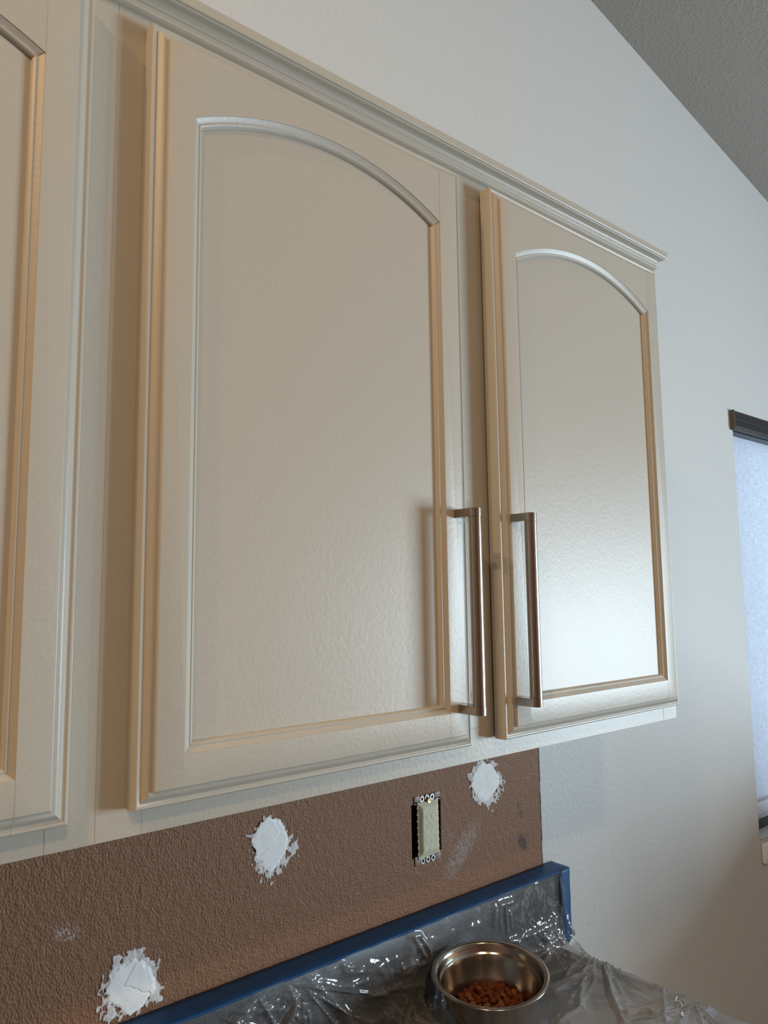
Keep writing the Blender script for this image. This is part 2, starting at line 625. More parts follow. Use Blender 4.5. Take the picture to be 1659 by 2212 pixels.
def offset_poly(pts, d):
    """inward offset of a CCW closed polygon with mitred corners"""
    n = len(pts)
    out = []
    for i in range(n):
        p0, p1, p2 = Vector(pts[i - 1]), Vector(pts[i]), Vector(pts[(i + 1) % n])
        e1, e2 = (p1 - p0).normalized(), (p2 - p1).normalized()
        n1, n2 = Vector((-e1.y, e1.x)), Vector((-e2.y, e2.x))
        b = (n1 + n2)
        b = b / max(1e-6, (1 + n1.dot(n2)))
        out.append((p1.x + b.x * d, p1.y + b.y * d))
    return out


def make_door(parent, x0, x1, hinge, swing=0.0, handle=None):
    """door leaf; its origin sits on the hinge edge of the face frame"""
    hx = x0 if hinge == 'L' else x1
    pl = Vector(parent.location)
    d = empty('door', Vector((hx, YF - 0.0006, DZ0)) - pl, parent)
    d.rotation_euler = (0, 0, swing)
    W0, W1, H = x0 - hx, x1 - hx, DZ1 - DZ0
    st = 0.042
    sx0, sx1, sz0 = W0 + st, W1 - st, 0.0430
    zs, rise = 2.0395 - DZ0, 0.0415
    half = (sx1 - sx0) / 2
    rad = (half * half + rise * rise) / (2 * rise)
    cx, cz = (sx0 + sx1) / 2, zs + rise - rad
    a0 = math.asin(half / rad)
    NA = 40
    arch = [(cx + rad * math.sin(a0 - 2 * a0 * i / NA), cz + rad * math.cos(a0 - 2 * a0 * i / NA)) for i in range(NA + 1)]
    inner = [(sx0, sz0), (sx1, sz0)] + arch                     # CCW seen from the front (x right, z up)
    nI = len(inner)

    def P(x, z, v):
        return (x, -(TD - v), z)

    parts = {k: MB() for k in ('stile_a', 'stile_b', 'top', 'bot')}
    # outer profile
    def outer(u):
        return [(W0 + u, u), (sx0, u), (sx1, u), (W1 - u, u), (W1 - u, H - u), (sx1, H - u), (sx0, H - u), (W0 + u, H - u)]
    own = ['stile_a', 'bot', 'stile_b', 'stile_b', 'stile_b', 'top', 'stile_a', 'stile_a']
    for (u0, v0), (u1, v1) in zip(OUT[:-1], OUT[1:]):
        A, B = outer(u0), outer(u1)
        for i in range(8):
            j = (i + 1) % 8
            parts[own[i]].add([P(*A[i], v0), P(*A[j], v0), P(*B[j], v1), P(*B[i], v1)], [(0, 1, 2, 3)])
    # inner sticking
    iown = ['bot', 'stile_b'] + ['top'] * NA + ['stile_a']
    levels = [(offset_poly(inner, s), v) for s, v in INN]
    for (A, v0), (B, v1) in zip(levels[:-1], levels[1:]):
        for i in range(nI):
            j = (i + 1) % nI
            parts[iown[i]].add([P(*A[i], v0), P(*A[j], v0), P(*B[j], v1), P(*B[i], v1)], [(0, 1, 2, 3)])
    u = OUT[-1][0]
    parts['stile_a'].add([P(W0 + u, u, 0), P(sx0, u, 0), P(sx0, sz0, 0), P(sx0, zs, 0), P(sx0, H - u, 0), P(W0 + u, H - u, 0)], [(0, 1, 2, 3, 4, 5)])
    parts['stile_b'].add([P(sx1, u, 0), P(W1 - u, u, 0), P(W1 - u, H - u, 0), P(sx1, H - u, 0), P(sx1, zs, 0), P(sx1, sz0, 0)], [(0, 1, 2, 3, 4, 5)])
    parts['bot'].add([P(sx0, u, 0), P(sx1, u, 0), P(sx1, sz0, 0), P(sx0, sz0, 0)], [(0, 1, 2, 3)])
    for i in range(NA):
        (xa, za), (xb, zb) = arch[i], arch[i + 1]
        parts['top'].add([P(xa, za, 0), P(xa, H - u, 0), P(xb, H - u, 0), P(xb, zb, 0)], [(0, 1, 2, 3)])
    # backs
    bv = 0.0243
    parts['stile_a'].add([P(W0, 0, bv), P(sx0, 0, bv), P(sx0, H, bv), P(W0, H, bv)], [(0, 1, 2, 3)])
    parts['stile_b'].add([P(sx1, 0, bv), P(W1, 0, bv), P(W1, H, bv), P(sx1, H, bv)], [(0, 1, 2, 3)])
    parts['bot'].add([P(sx0, 0, bv), P(sx1, 0, bv), P(sx1, sz0, bv), P(sx0, sz0, bv)], [(0, 1, 2, 3)])
    parts['top'].add([P(sx0, zs, bv), P(sx1, zs, bv), P(sx1, H, bv), P(sx0, H, bv)], [(0, 1, 2, 3)])
    parts['stile_a'].build('stile', 'paint', d, 24)
    parts['stile_b'].build('stile', 'paint', d, 24)
    a = parts['top'].build('arched_rail', 'paint', d, 24)
    b = parts['bot'].build('bottom_rail', 'paint', d, 24)
    a.location.y = b.location.y = 0.00012
    # recessed flat panel, ending in the groove behind the sticking
    pp = offset_poly(inner, 0.0088)
    mb = MB()
    mb.prism(pp, PANEL_V, PANEL_V + 0.006, lambda x, z, t: P(x, z, t))
    mb.build('panel', 'paint', d, 24)
    if handle is not None:
        hxl = handle - hx
        z0, z1 = 1.4405 - DZ0, 1.6795 - DZ0
        r, yc = 0.0080, -(TD + 0.0262)
        mb = MB()
        mb.lathe([(0, 0), (r * .965, 0), (r * .965, z1 - z0 - .0208), (0, z1 - z0 - .0208)], hxl, yc, z0 + .0104, seg=48)
        for zz in (z0, z1 - 0.0100):
            arc = [(hxl + r * math.sin(t), yc - r * math.cos(t)) for t in [math.pi * (-.5 + i / 24) for i in range(25)]]
            poly = [(hxl - r, -TD)] + arc + [(hxl + r, -TD)]
            ins = [(hxl + (x - hxl) * .95, yc + (y - yc) * .95 if y < yc else y) for x, y in poly]
            k = MB()
            k.prism(poly, zz + .0004, zz + .0096, lambda x, y, t: (x, y, t))
            k.prism(ins, zz, zz + .0100, lambda x, y, t: (x, y, t))
            mb.add(k.v, k.f)
        tag(mb.build('handle', 'nickel', d, 30), 'brushed nickel bar handle')
    return d


def make_cabinet(x0, x1, doors, label, mull):
    c = empty('wall_cabinet', ((x0 + x1) / 2, -0.155, ZB))
    tag(c, label, 'cabinet', 'cream wall cabinets')
    ox, oy, oz = c.location
    t = 0.016
    mb = MB()
    yb, yf = -0.0025 - oy, YF + 0.019 - oy
    mb.box(x0 - ox + .0005, x0 - ox + t, yf, yb, 0.012, ZT - oz)
    mb.box(x1 - ox - t, x1 - ox - .0005, yf, yb, 0.012, ZT - oz)
    mb.box(x0 - ox + t, x1 - ox - t, yf, yb, 0.012, 0.012 + t)
    mb.box(x0 - ox + t, x1 - ox - t, yf, yb, ZT - oz - t, ZT - oz)
    mb.box(x0 - ox + t, x1 - ox - t, yb - .006, yb, 0.012 + t, ZT - oz - t)
    mb.build('body', 'paint', c, smooth=None)
    sw = 0.040
    ya, yb2 = YF - oy, YF + 0.019 - oy
    r = 0.0003
    for n_, a, b, z0, z1 in (('frame_stile', x0 + .00005, x0 + sw, 0, ZT - oz), ('frame_stile', x1 - sw, x1 - .00005, 0, ZT - oz),
                             ('frame_mullion', mull - 0.039, mull + 0.039, .04, ZT - oz - .04),
                             ('frame_rail', x0 + sw, x1 - sw, 0, .04), ('frame_rail', x0 + sw, x1 - sw, ZT - oz - .04, ZT - oz)):
        k = MB()
        back = 0.00012 if n_ == 'frame_rail' else 0.0
        k.bevel_box(a - ox, b - ox, ya + back, yb2, z0, z1, r, 1)
        k.build(n_, 'paint', c, 24)
    for (dx0, dx1, hinge, swing, handle) in doors:
        make_door(c, dx0, dx1, hinge, swing, handle)
    return c


SEAM, XR = 0.2277, 1.1645
make_cabinet(SEAM, XR, [(0.2535, 0.6650, 'L', 0.0, 0.6436), (0.7200, 1.1415, 'R', math.radians(0.55), 0.7405)],
             'cream wall cabinet with two arched panel doors and bar handles', 0.6925)
make_cabinet(-0.713, SEAM, [(-0.2145, 0.2005, 'R', 0.0, -0.195), (-0.685, -0.270, 'L', 0.0, -0.29)],
             'cream wall cabinet cut off by the left picture edge', -0.2425)

# crown moulding: profile swept along the front and returned along the right side
CP = [(-0.001, 2.1350), (0.0029, 2.1349), (0.0050, 2.1358), (0.0064, 2.1372), (0.0068, 2.1386), (0.0062, 2.1398), (0.0050, 2.1405), (0.0046, 2.1412), (0.0046, 2.1446),
      (0.0050, 2.1452), (0.0062, 2.1456), (0.0067, 2.1462), (0.0068, 2.1474), (0.0073, 2.1490), (0.0084, 2.1504), (0.0103, 2.1515), (0.0130, 2.1521), (0.0152, 2.1523), (0.0164, 2.1528),
      (0.0170, 2.1546), (0.0186, 2.1549), (0.0192, 2.1560), (0.0192, 2.1652), (0.0186, 2.1658), (-0.001, 2.1658)]
mb = MB()
rows = []
for p, z in CP:
    z += 0.0030
    rows.append([(-0.75, YF - p, z), (XR + p, YF - p, z), (XR + p, -0.003, z)])
n = len(CP)
flat = [q for r in rows for q in r]
fs = []
for i in range(n):
    j = (i + 1) % n
    for k in range(2):
        fs.append((i * 3 + k, i * 3 + k + 1, j * 3 + k + 1, j * 3 + k))
fs.append(tuple(i * 3 for i in range(n)))
fs.append(tuple(i * 3 + 2 for i in reversed(range(n))))
mb.add(flat, fs)
o = mb.build('crown_moulding', 'paint', smooth=28)
tag(o, 'cream crown moulding running along the top of the wall cabinets', 'moulding')

# ------------------------------------------------------------------ counter, backsplash, base cabinet
CZ = 0.927
mb = MB()
mb.bevel_box(-2.2, 1.186, -0.645, -0.0025, CZ - 0.038, CZ, 0.004)
tag(mb.build('countertop', 'granite'), 'dark speckled countertop under the plastic sheet', 'countertop')
mb = MB()
mb.bevel_box(-2.2, 1.213, -0.043, -0.0025, CZ + 0.0003, 1.0615, 0.003)
tag(mb.build('backsplash', 'granite'), 'dark upstand along the back of the counter, wrapped in plastic', 'backsplash')
bc = empty('base_cabinet', (-0.5, -0.3, 0.0))
tag(bc, 'cream base cabinet under the dark countertop', 'cabinet')
mb = MB()
mb.box(-1.7, 1.665, -0.28, 0.297, 0.10, CZ - 0.0385)
mb.box(-1.7, 1.665, -0.22, 0.297, 0.0, 0.10)
mb.build('body', 'paint', bc, smooth=None)
for k in range(7):
    xa = -1.66 + k * 0.475
    mb = MB()
    mb.bevel_box(xa, xa + 0.45, -0.300, -0.2805, 0.14, 0.70, 0.003)
    mb.build('door', 'paint', bc)
    mb = MB()
    mb.bevel_box(xa, xa + 0.45, -0.300, -0.2805, 0.725, 0.865, 0.003)
    mb.build('drawer', 'paint', bc)


# ------------------------------------------------------------------ numpy noise helpers
def vnoise(x, y, seed=0):
    rng = np.random.RandomState(seed)
    tab = rng.rand(256, 256)
    xi, yi = np.floor(x).astype(int), np.floor(y).astype(int)
    fx, fy = x - xi, y - yi
    fx, fy = fx * fx * (3 - 2 * fx), fy * fy * (3 - 2 * fy)
    g = lambda a, b: tab[a % 256, b % 256]
    return (g(xi, yi) * (1 - fx) + g(xi + 1, yi) * fx) * (1 - fy) + (g(xi, yi + 1) * (1 - fx) + g(xi + 1, yi + 1) * fx) * fy


def fbm(x, y, seed=0, oct=3):
    s, a, t = 0, 1.0, 0
    for k in range(oct):
        s = s + a * vnoise(x * 2 ** k + 17.3 * k, y * 2 ** k + 5.1 * k, seed + k)
        t += a
        a *= 0.5
    return s / t


def poly_sd(X, Y, poly):
    """signed distance, positive inside"""
    P = np.array(poly)
    d = np.full(X.shape, 1e9)
    ins = np.zeros(X.shape, bool)
    n = len(P)
    for i in range(n):
        a, b = P[i], P[(i + 1) % n]
        e = b - a
        t = np.clip(((X - a[0]) * e[0] + (Y - a[1]) * e[1]) / (e @ e), 0, 1)
        d = np.minimum(d, np.hypot(X - a[0] - t * e[0], Y - a[1] - t * e[1]))
        c = ((a[1] > Y) != (b[1] > Y)) & (X < (b[0] - a[0]) * (Y - a[1]) / (b[1] - a[1] + 1e-12) + a[0])
        ins ^= c
    return np.where(ins, d, -d)


# ------------------------------------------------------------------ spackle patches on the brown wall
P1C = [(0.3837, 1.134), (0.3991, 1.1258), (0.4091, 1.1122), (0.4163, 1.0957), (0.4155, 1.0854), (0.406, 1.0797), (0.3966, 1.0706), (0.3817, 1.0662), (0.3703, 1.0795), (0.3535, 1.0936), (0.3523, 1.1059), (0.3545, 1.1205), (0.3671, 1.1286)]
P1S = [(0.3631, 1.1401), (0.3778, 1.1444), (0.3986, 1.1436), (0.4037, 1.1333), (0.4167, 1.1187), (0.4231, 1.0989), (0.4296, 1.0719), (0.4081, 1.0702), (0.3892, 1.0662), (0.3744, 1.0645), (0.3561, 1.0683), (0.3433, 1.0786), (0.3418, 1.0992), (0.3431, 1.1139), (0.3544, 1.1256), (0.3613, 1.1372)]
P2C = [(0.5809, 1.2661), (0.5977, 1.2591), (0.6134, 1.2342), (0.6099, 1.2145), (0.5934, 1.1951), (0.583, 1.1876), (0.571, 1.196), (0.5659, 1.2057), (0.5558, 1.215), (0.5574, 1.2245), (0.5506, 1.2372), (0.5555, 1.2488), (0.5672, 1.2621)]
P2S = [(0.5455, 1.2452), (0.5538, 1.2534), (0.5774, 1.2679), (0.6001, 1.2607), (0.6162, 1.2336), (0.6289, 1.228), (0.6326, 1.2096), (0.6217, 1.1974), (0.6092, 1.1915), (0.5987, 1.1825), (0.5763, 1.1736), (0.561, 1.1913), (0.5541, 1.2097), (0.5507, 1.2273)]
P3C = [(1.0251, 1.2774), (1.05, 1.2701), (1.0689, 1.2448), (1.0713, 1.2332), (1.0505, 1.2145), (1.0305, 1.2051), (1.0091, 1.218), (0.9937, 1.2405), (0.9998, 1.2593), (1.0167, 1.2732)]
P3S = [(1.017, 1.2815), (1.0559, 1.2748), (1.0887, 1.2342), (1.0762, 1.2138), (1.0465, 1.1858), (1.0303, 1.1997), (0.9982, 1.2163), (0.9884, 1.2395), (0.9946, 1.2638)]


def spackle(core, smear, seed, label, crack):
    S = np.array(smear)
    st = 0.0008
    xs = np.arange(S[:, 0].min() - .006, S[:, 0].max() + .006, st)
    zs = np.arange(S[:, 1].min() - .006, S[:, 1].max() + .006, st)
    X, Z = np.meshgrid(xs, zs, indexing='ij')
    wob = (fbm(X * 260, Z * 260, seed, 3) - .5) * 0.006
    dc = poly_sd(X, Z, core) + wob
    ds = poly_sd(X, Z, smear) + wob * 1.5
    nz = fbm(X * 210, Z * 150, seed + 9, 3)
    # scraped rims, trowel ridge and flat field
    h = np.where(dc > 0, 0.0006 + 0.0012 * np.clip(dc / 0.004, 0, 1) + 0.0007 * (fbm(X * 60, Z * 60, seed + 3, 2) - .5), 0)
    a, b = crack
    e = np.array(b) - np.array(a)
    L_ = np.hypot(*e)
    u_ = ((X - a[0]) * e[0] + (Z - a[1]) * e[1]) / L_
    v_ = ((X - a[0]) * -e[1] + (Z - a[1]) * e[0]) / L_ + (fbm(X * 120, Z * 120, seed + 5, 3) - .5) * 0.010
    h = h + np.where((dc > 0) & (u_ > 0) & (u_ < L_), -0.0011 * np.exp(-(v_ / 0.0007) ** 2) + 0.0005 / (1 + np.exp(-v_ / 0.0006)), 0)
    h = h + np.where(dc > 0, 0.0006 * np.exp(-((dc - .0016) / .0010) ** 2) * (fbm(X * 130, Z * 130, seed + 7, 2) > .47), 0)
    ds = ds + .003
    thr = 0.30 + 0.28 * np.clip(1 - (ds / 0.009), 0, 1) + 0.10 * np.clip(-dc / 0.02, 0, 1)
    sm = (dc <= 0) & (ds > -0.003) & (nz > thr)
    h = np.where(sm, 0.0003 + 0.0020 * (nz - thr), h)
    film = np.where(dc > 0, np.clip(.82 + dc / .006, 0, 1), np.clip(0.16 + 2.2 * (nz - thr), 0, .62))
    on = (dc > 0) | sm
    idx = -np.ones(X.shape, int)
    vs, fl, fc = [], [], []
    q = on[:-1, :-1] & on[1:, :-1] & on[1:, 1:] & on[:-1, 1:]

    def vid(i, k):
        if idx[i, k] < 0:
            idx[i, k] = len(vs)
            vs.append((X[i, k], -0.00205 - max(h[i, k], .00015), Z[i, k]))
            fl.append(film[i, k])
        return idx[i, k]

    for i, k in zip(*np.nonzero(q)):
        fc.append((vid(i, k), vid(i + 1, k), vid(i + 1, k + 1), vid(i, k + 1)))
    me = bpy.data.meshes.new('spackle_patch')
    me.from_pydata(vs, [], fc)
    at = me.attributes.new('film', 'FLOAT', 'POINT')
    at.data.foreach_set('value', np.array(fl, dtype=np.float32))
    me.polygons.foreach_set('use_smooth', [True] * len(me.polygons))
    me.materials.append(M['spackle'])
    ob = bpy.data.objects.new('spackle_patch', me)
    COL.objects.link(ob)
    ob.parent = wall_brown
    sol = ob.modifiers.new('thickness', 'SOLIDIFY')
    sol.thickness = 0.0004
    sol.offset = -1
    tag(ob, label)
    return ob


spackle(P1C, P1S, 11, 'white spackle patch low on the brown wall just above the blue tape', ((0.375, 1.105), (0.408, 1.084)))
spackle(P2C, P2S, 23, 'white spackle patch on the brown wall under the middle cabinet door', ((0.560, 1.214), (0.600, 1.238)))
spackle(P3C, P3S, 37, 'white spackle patch under the cabinet beside the outlet', ((0.998, 1.213), (1.045, 1.262)))

# ------------------------------------------------------------------ taped-over wall outlet
ot = empty('wall_outlet', (0.8885, 0.0, 1.189))
tag(ot, 'uncovered wall outlet masked with cream tape, set in the brown wall', 'outlet')
mb = MB()
hx0, hx1, hz0, hz1 = (HOLE[0] - .8885), (HOLE[1] - .8885), HOLE[2] - 1.189, HOLE[3] - 1.189
mb.add([(hx0, .001, hz0), (hx1, .001, hz0), (hx1, .001, hz1), (hx0, .001, hz1), (hx0, .05, hz0), (hx1, .05, hz0), (hx1, .05, hz1), (hx0, .05, hz1)],
       [(0, 1, 5, 4), (1, 2, 6, 5), (2, 3, 7, 6), (3, 0, 4, 7), (4, 5, 6, 7)])
mb.build('electrical_box', 'dark_box', ot, smooth=None)
# metal strap with plaster ears
mb = MB()
mb.box(-.016, .016, -.0010, .0004, -.052, .052)
for sgn in (1, -1):
    mb.bevel_box(-.0300, -.0175, -.0036, -.0024, sgn * .0495 - .006, sgn * .0495 + .006, .0005)
    mb.bevel_box(.0155, .0290, -.0036, -.0024, sgn * .0495 - .006, sgn * .0495 + .006, .0005)
    mb.box(-.0300, .0290, -.0036, -.0026, sgn * .0435 - .001, sgn * .0435 + .0030)
mb.build('strap', 'painted_strap', ot, 30)
for sgn in (1, -1):
    for k in (-1, 0, 1):
        mb = MB()
        ring = []
        mb.lathe([(.0024, -.0006), (.0046, -.0006), (.0050, 0), (.0046, .0006), (.0024, .0006)], seg=20, closed=True)
        r_ = MB()
        r_.add([(x + k * .0116 - .001, -.0034 + z, y * 1.15 + sgn * .0495) for x, y, z in mb.v], mb.f)
        r_.build('plaster_ear', 'zinc', ot, 30)
# receptacle under cream masking tape: raised box with tented flaps
mb = MB()
fx0, fx1, fz0, fz1, fy = -.0150, .0180, -.0330, .0350, -.0098
bx0, bx1, bz0, bz1, by = -.0240, .0240, -.0445, .0455, -.0045
NX, NZ = 36, 72
vs, fs = [], []
for i in range(NX + 1):
    for k in range(NZ + 1):
        x = bx0 + (bx1 - bx0) * i / NX
        z = bz0 + (bz1 - bz0) * k / NZ
        ux = min(1, max(0, (x - bx0) / (fx0 - bx0)), max(0, (bx1 - x) / (bx1 - fx1)))
        uz = min(1, max(0, (z - bz0) / (fz0 - bz0)), max(0, (bz1 - z) / (bz1 - fz1)))
        u_ = min(ux, uz)
        u_ = u_ * u_ * (3 - 2 * u_) * .5 + u_ * .5
        y = by + (fy - by) * u_
        jag = .0012 * math.sin(z * 900) * math.sin(z * 310) if i in (0, NX) else 0
        sag = .0035 * math.cos((x - .0) * 75) if k == NZ else 0
        vs.append((x + jag + .0012 * (z / .045) * -0.5, y + .00012 * math.sin(x * 500 + z * 190) * math.sin(z * 300), z - sag + .0022 * (x / .024) * (k == 0)))
for i in range(NX):
    for k in range(NZ):
        a = i * (NZ + 1) + k
        fs.append((a, a + NZ + 1, a + NZ + 2, a + 1))
n0 = len(vs)
vs += [(x, y + .0008, z) for x, y, z in vs]
fs += [tuple(j + n0 for j in reversed(f)) for f in fs]
mb.add(vs, fs)
cover = mb.build('tape_cover', 'mask_paper', ot, 35)
for zc in (.0215, -.0205):
    for dx in (-.0062, .0052):
        k = MB()
        k.bevel_box(-.0016 + dx - .0015, -.0002 + dx - .0015, fy - .0003, fy + .0010, zc - .0040, zc + .0040, .0003, 1)
        k.build('slot', 'slot', cover)
    k = MB()
    k.lathe([(0, -.0003), (.0020, -.0003), (.0020, .001), (0, .001)], seg=14)
    s_ = MB()
    s_.add([(x - .0015, fy + z, y + zc - .0125) for x, y, z in k.v], k.f)
    s_.build('ground_hole', 'slot', cover)
mb = MB()
k = MB()
k.lathe([(0, -.0012), (.0012, -.0012), (.0014, -.0022), (.0036, -.0024), (.0042, -.001), (.0042, .001), (0, .001)], seg=24)
mb.add([(x + .001, -.0052 + z, y + .0455) for x, y, z in k.v], k.f)
mb.build('screw', 'brass', ot, 40)

# ------------------------------------------------------------------ blue painter's tape
BT = 1.0615
mb = MB()
N = 260
prev = None
rowv = []
for i in range(N + 1):
    x = -1.2 + (1.2145 + 1.2) * i / N
    j = .0005 * math.sin(x * 37) + .0004 * math.sin(x * 91 + 1)
    rowv.append([(x, -.0022, BT + .0016 + abs(j) * .5), (x, -.012, BT + .0009), (x, -.030, BT + .0009 + .0005 * math.sin(x * 23)), (x, -.0425, BT + .0006), (x, -.0444, BT - .0006), (x, -.0449, BT - .0026 + j * 1.5)])
vs = [p for r in rowv for p in r]
fs = []
for i in range(N):
    for k in range(5):
        a = i * 6 + k
        fs.append((a, a + 6, a + 7, a + 1))
n0 = len(vs)
mb.add(vs, fs)
tp = mb.build('masking_tape', 'tape', smooth=40)
sol = tp.modifiers.new('thickness', 'SOLIDIFY')
sol.thickness = 0.0003
tag(tp, 'long blue masking tape along the top edge of the backsplash', 'tape')
mb = MB()
for k in range(20):
    pass
vs, fs = [], []
NV = 24
for k in range(NV + 1):
    t = k / NV
    z = BT + .0008 - t * (BT - CZ - .004)
    for x in (1.1835, 1.192, 1.203, 1.2135, 1.2150):
        y = -.0447 - .0008 * math.sin(math.pi * (x - 1.1835) / .031) - (0.0004 if x < 1.19 else 0)
        if x > 1.214:
            y = -.0435
        vs.append((x + .0004 * math.sin(z * 120), y, z))
for k in range(NV):
    for i in range(4):
        a = k * 5 + i
        fs.append((a, a + 1, a + 6, a + 5))
mb.add(vs, fs)
tp = mb.build('masking_tape', 'tape', smooth=40)
sol = tp.modifiers.new('thickness', 'SOLIDIFY')
sol.thickness = 0.0003
tag(tp, 'short upright blue masking tape at the right end of the backsplash', 'tape')

# ------------------------------------------------------------------ clear plastic sheet over backsplash and counter
XE = 1.1875
xa = np.concatenate([np.arange(-0.6, 0.25, 0.012), np.arange(0.25, XE, 0.0024), [XE, XE + .003, XE + .008, XE + .016, XE + .024]])
# profile: down the upstand, round a cove, out over the counter
prof = []
zt, y0 = BT - .0018, -.0458
Rc = 0.020
for t in np.linspace(0, 1, 56):
    prof.append((y0, zt - t * (zt - CZ - .0015 - Rc)))
for a in np.linspace(0, math.pi / 2, 10)[1:]:
    prof.append((y0 - Rc * (1 - math.cos(a)), CZ + .0015 + Rc * (1 - math.sin(a))))
for y in np.concatenate([np.arange(y0 - Rc - .0026, -.42, -.0026), np.arange(-.42, -.640, -.012)]):
    prof.append((y, CZ + .0015))
prof = np.array(prof)
ds_ = np.r_[0, np.cumsum(np.hypot(*np.diff(prof, axis=0).T))]
nrm = np.gradient(prof, axis=0)
nrm = np.c_[nrm[:, 1], -nrm[:, 0]]
nrm /= np.linalg.norm(nrm, axis=1)[:, None]
if nrm[0, 0] > 0:
    nrm = -nrm
XX, SS = np.meshgrid(xa, ds_, indexing='ij')
warp = (fbm(XX * 9, SS * 9, 3, 2) - .5) * .12


def ridge(u, v, sc, seed, p):
    n_ = fbm(u * sc, v * sc, seed, 2)
    return np.clip(1 - np.abs(n_ - .5) * 7, 0, 1) ** p


H = 0.0030 * ridge(XX + warp, SS * .5, 13, 51, 1.3) + 0.0026 * ridge(XX * .6, SS + warp, 18, 61, 1.3)
H += 0.0035 * np.clip(fbm(XX * 14, SS * 10, 81, 2) - .45, 0, 1)


def fan(ax, as_, k, seed, amp, reach):
    dx, dsx = XX - ax, SS - as_
    r_ = np.hypot(dx, dsx)
    th = np.arctan2(dsx, dx)
    ph = vnoise(th * k + 40, r_ * 3, seed)
    return amp * np.clip(1 - np.abs(ph - .5) * 6, 0, 1) ** 1.5 * np.clip(r_ / .02, 0, 1) * np.clip(1 - r_ / reach, 0, 1)


SCV = zt - CZ
H += fan(0.605, 0.012, 6.5, 91, .0085, .22)
H += fan(0.47, 0.004, 6.5, 92, .0075, .20)
H += fan(1.135, SCV - .010, 8, 93, .0070, .12)
H += fan(0.80, SCV - .004, 8, 94, .0075, .13)
H += fan(1.183, SCV + .075, 7, 95, .0075, .20)
H += fan(1.186, SCV + .24, 7, 97, .0050, .18)
# bunched film low on the upstand
low = np.exp(-((SS - SCV + .014) / .020) ** 2)
H += low * (0.0085 * ridge(XX * 1.6 + warp, SS * .8, 30, 101, 1.3) + .003 * fbm(XX * 70, SS * 60, 102, 2))
top = np.clip(SS / .02, 0, 1)
H = H * (0.06 + .94 * top)
# the film lies flat and tight where the upstand shows clean, and under the bowl
flat = np.clip(1 - np.hypot((XX - 1.06) / .13, (SS - .045) / .05), 0, 1)
H *= 1 - .9 * np.clip(flat * 2.2, 0, 1)
CREASES = [
    [(0.804, 0.003), (0.826, 0.009), (0.845, 0.036), (0.85, 0.054)],
    [(0.81, 0.003), (0.821, 0.022), (0.84, 0.048)],
    [(0.79, 0.046), (0.806, 0.044), (0.825, 0.053), (0.845, 0.053)],
    [(0.796, 0.055), (0.811, 0.049), (0.813, 0.06)],
    [(0.649, 0.006), (0.673, 0.003), (0.682, 0.018), (0.711, 0.025)],
    [(0.673, 0.003), (0.69, 0.015)],
    [(0.584, 0.003), (0.637, 0.018), (0.681, 0.038), (0.72, 0.042)],
    [(0.645, 0.025), (0.694, 0.042)],
    [(1.036, 0.079), (1.073, 0.081), (1.098, 0.082), (1.135, 0.081), (1.16, 0.068)],
    [(1.054, 0.085), (1.071, 0.075)],
    [(1.16, 0.07), (1.14, 0.09), (1.12, 0.11)],
    [(1.169, 0.088), (1.155, 0.11), (1.144, 0.117)],
    [(1.17, 0.115), (1.192, 0.146)],
    [(1.167, 0.053), (1.16, 0.088)],
    [(1.177, 0.184), (1.133, 0.208), (1.028, 0.271)],
    [(1.181, 0.191), (1.117, 0.236), (1.028, 0.271)],
    [(1.181, 0.218), (1.101, 0.28), (1.044, 0.339)],
    [(1.177, 0.327), (1.128, 0.358), (1.091, 0.38)],
    [(1.179, 0.171), (1.094, 0.194)],
    [(1.065, 0.329), (1.106, 0.344), (1.097, 0.357)],
    [(1.022, 0.275), (0.97, 0.275)],
    [(0.527, 0.003), (0.53, 0.006), (0.5, 0.025)],
    [(0.537, 0.003), (0.562, 0.047)],
    [(0.584, 0.004), (0.593, 0.027), (0.585, 0.055)],
    [(0.614, 0.004), (0.661, 0.05), (0.693, 0.093)],
    [(0.849, 0.085), (0.782, 0.07), (0.728, 0.066)],
    [(1.015, 0.019), (1.012, 0.039), (1.016, 0.057)],
    [(1.027, 0.019), (1.028, 0.04), (1.032, 0.064)],
    [(1.001, 0.018), (0.997, 0.039)],
    [(1.039, 0.035), (1.042, 0.055)],
    [(1.013, 0.013), (1.045, 0.015)],
]
rngc = np.random.RandomState(5)
cre = np.zeros_like(XX)
for pl in CREASES:
    d_ = np.full(XX.shape, 9.0)
    for (ax, as_), (bx_, bs_) in zip(pl[:-1], pl[1:]):
        ex, es = bx_ - ax, bs_ - as_
        t_ = np.clip(((XX - ax) * ex + (SS - as_) * es) / (ex * ex + es * es + 1e-12), 0, 1)
        d_ = np.minimum(d_, np.hypot(XX - ax - t_ * ex, SS - as_ - t_ * es))
    d_ = d_ + .0018 * (fbm(XX * 150, SS * 150, 131, 2) - .5)
    wd = rngc.uniform(.005, .010)
    cre = np.maximum(cre, rngc.uniform(.0035, .0065) * np.clip(1 - d_ / wd, 0, 1) ** 1.3)
H += cre * np.clip(SS / .006, 0, 1)
H += .0016 * np.clip(1 - np.abs(fbm(XX * 190, SS * 26, 141, 2) - .5) * 7, 0, 1) * np.exp(-((XX - 1.022) / .020) ** 2 - ((SS - .045) / .030) ** 2)
ucnt = SCV + (-(prof[np.newaxis, :, 0]) - .0458) * np.ones_like(XX)
bowl_d = np.hypot(XX - .886, prof[np.newaxis, :, 0] * np.ones_like(XX) + .140)
onc = (SS > SCV)
H = np.where(onc, H * np.clip((bowl_d - .044) / .03, 0, 1), H)
H = np.where((prof[np.newaxis, :, 0] > -.0459) & True, np.minimum(H, .012), np.minimum(H, .011))
Y = prof[np.newaxis, :, 0] + nrm[np.newaxis, :, 0] * H
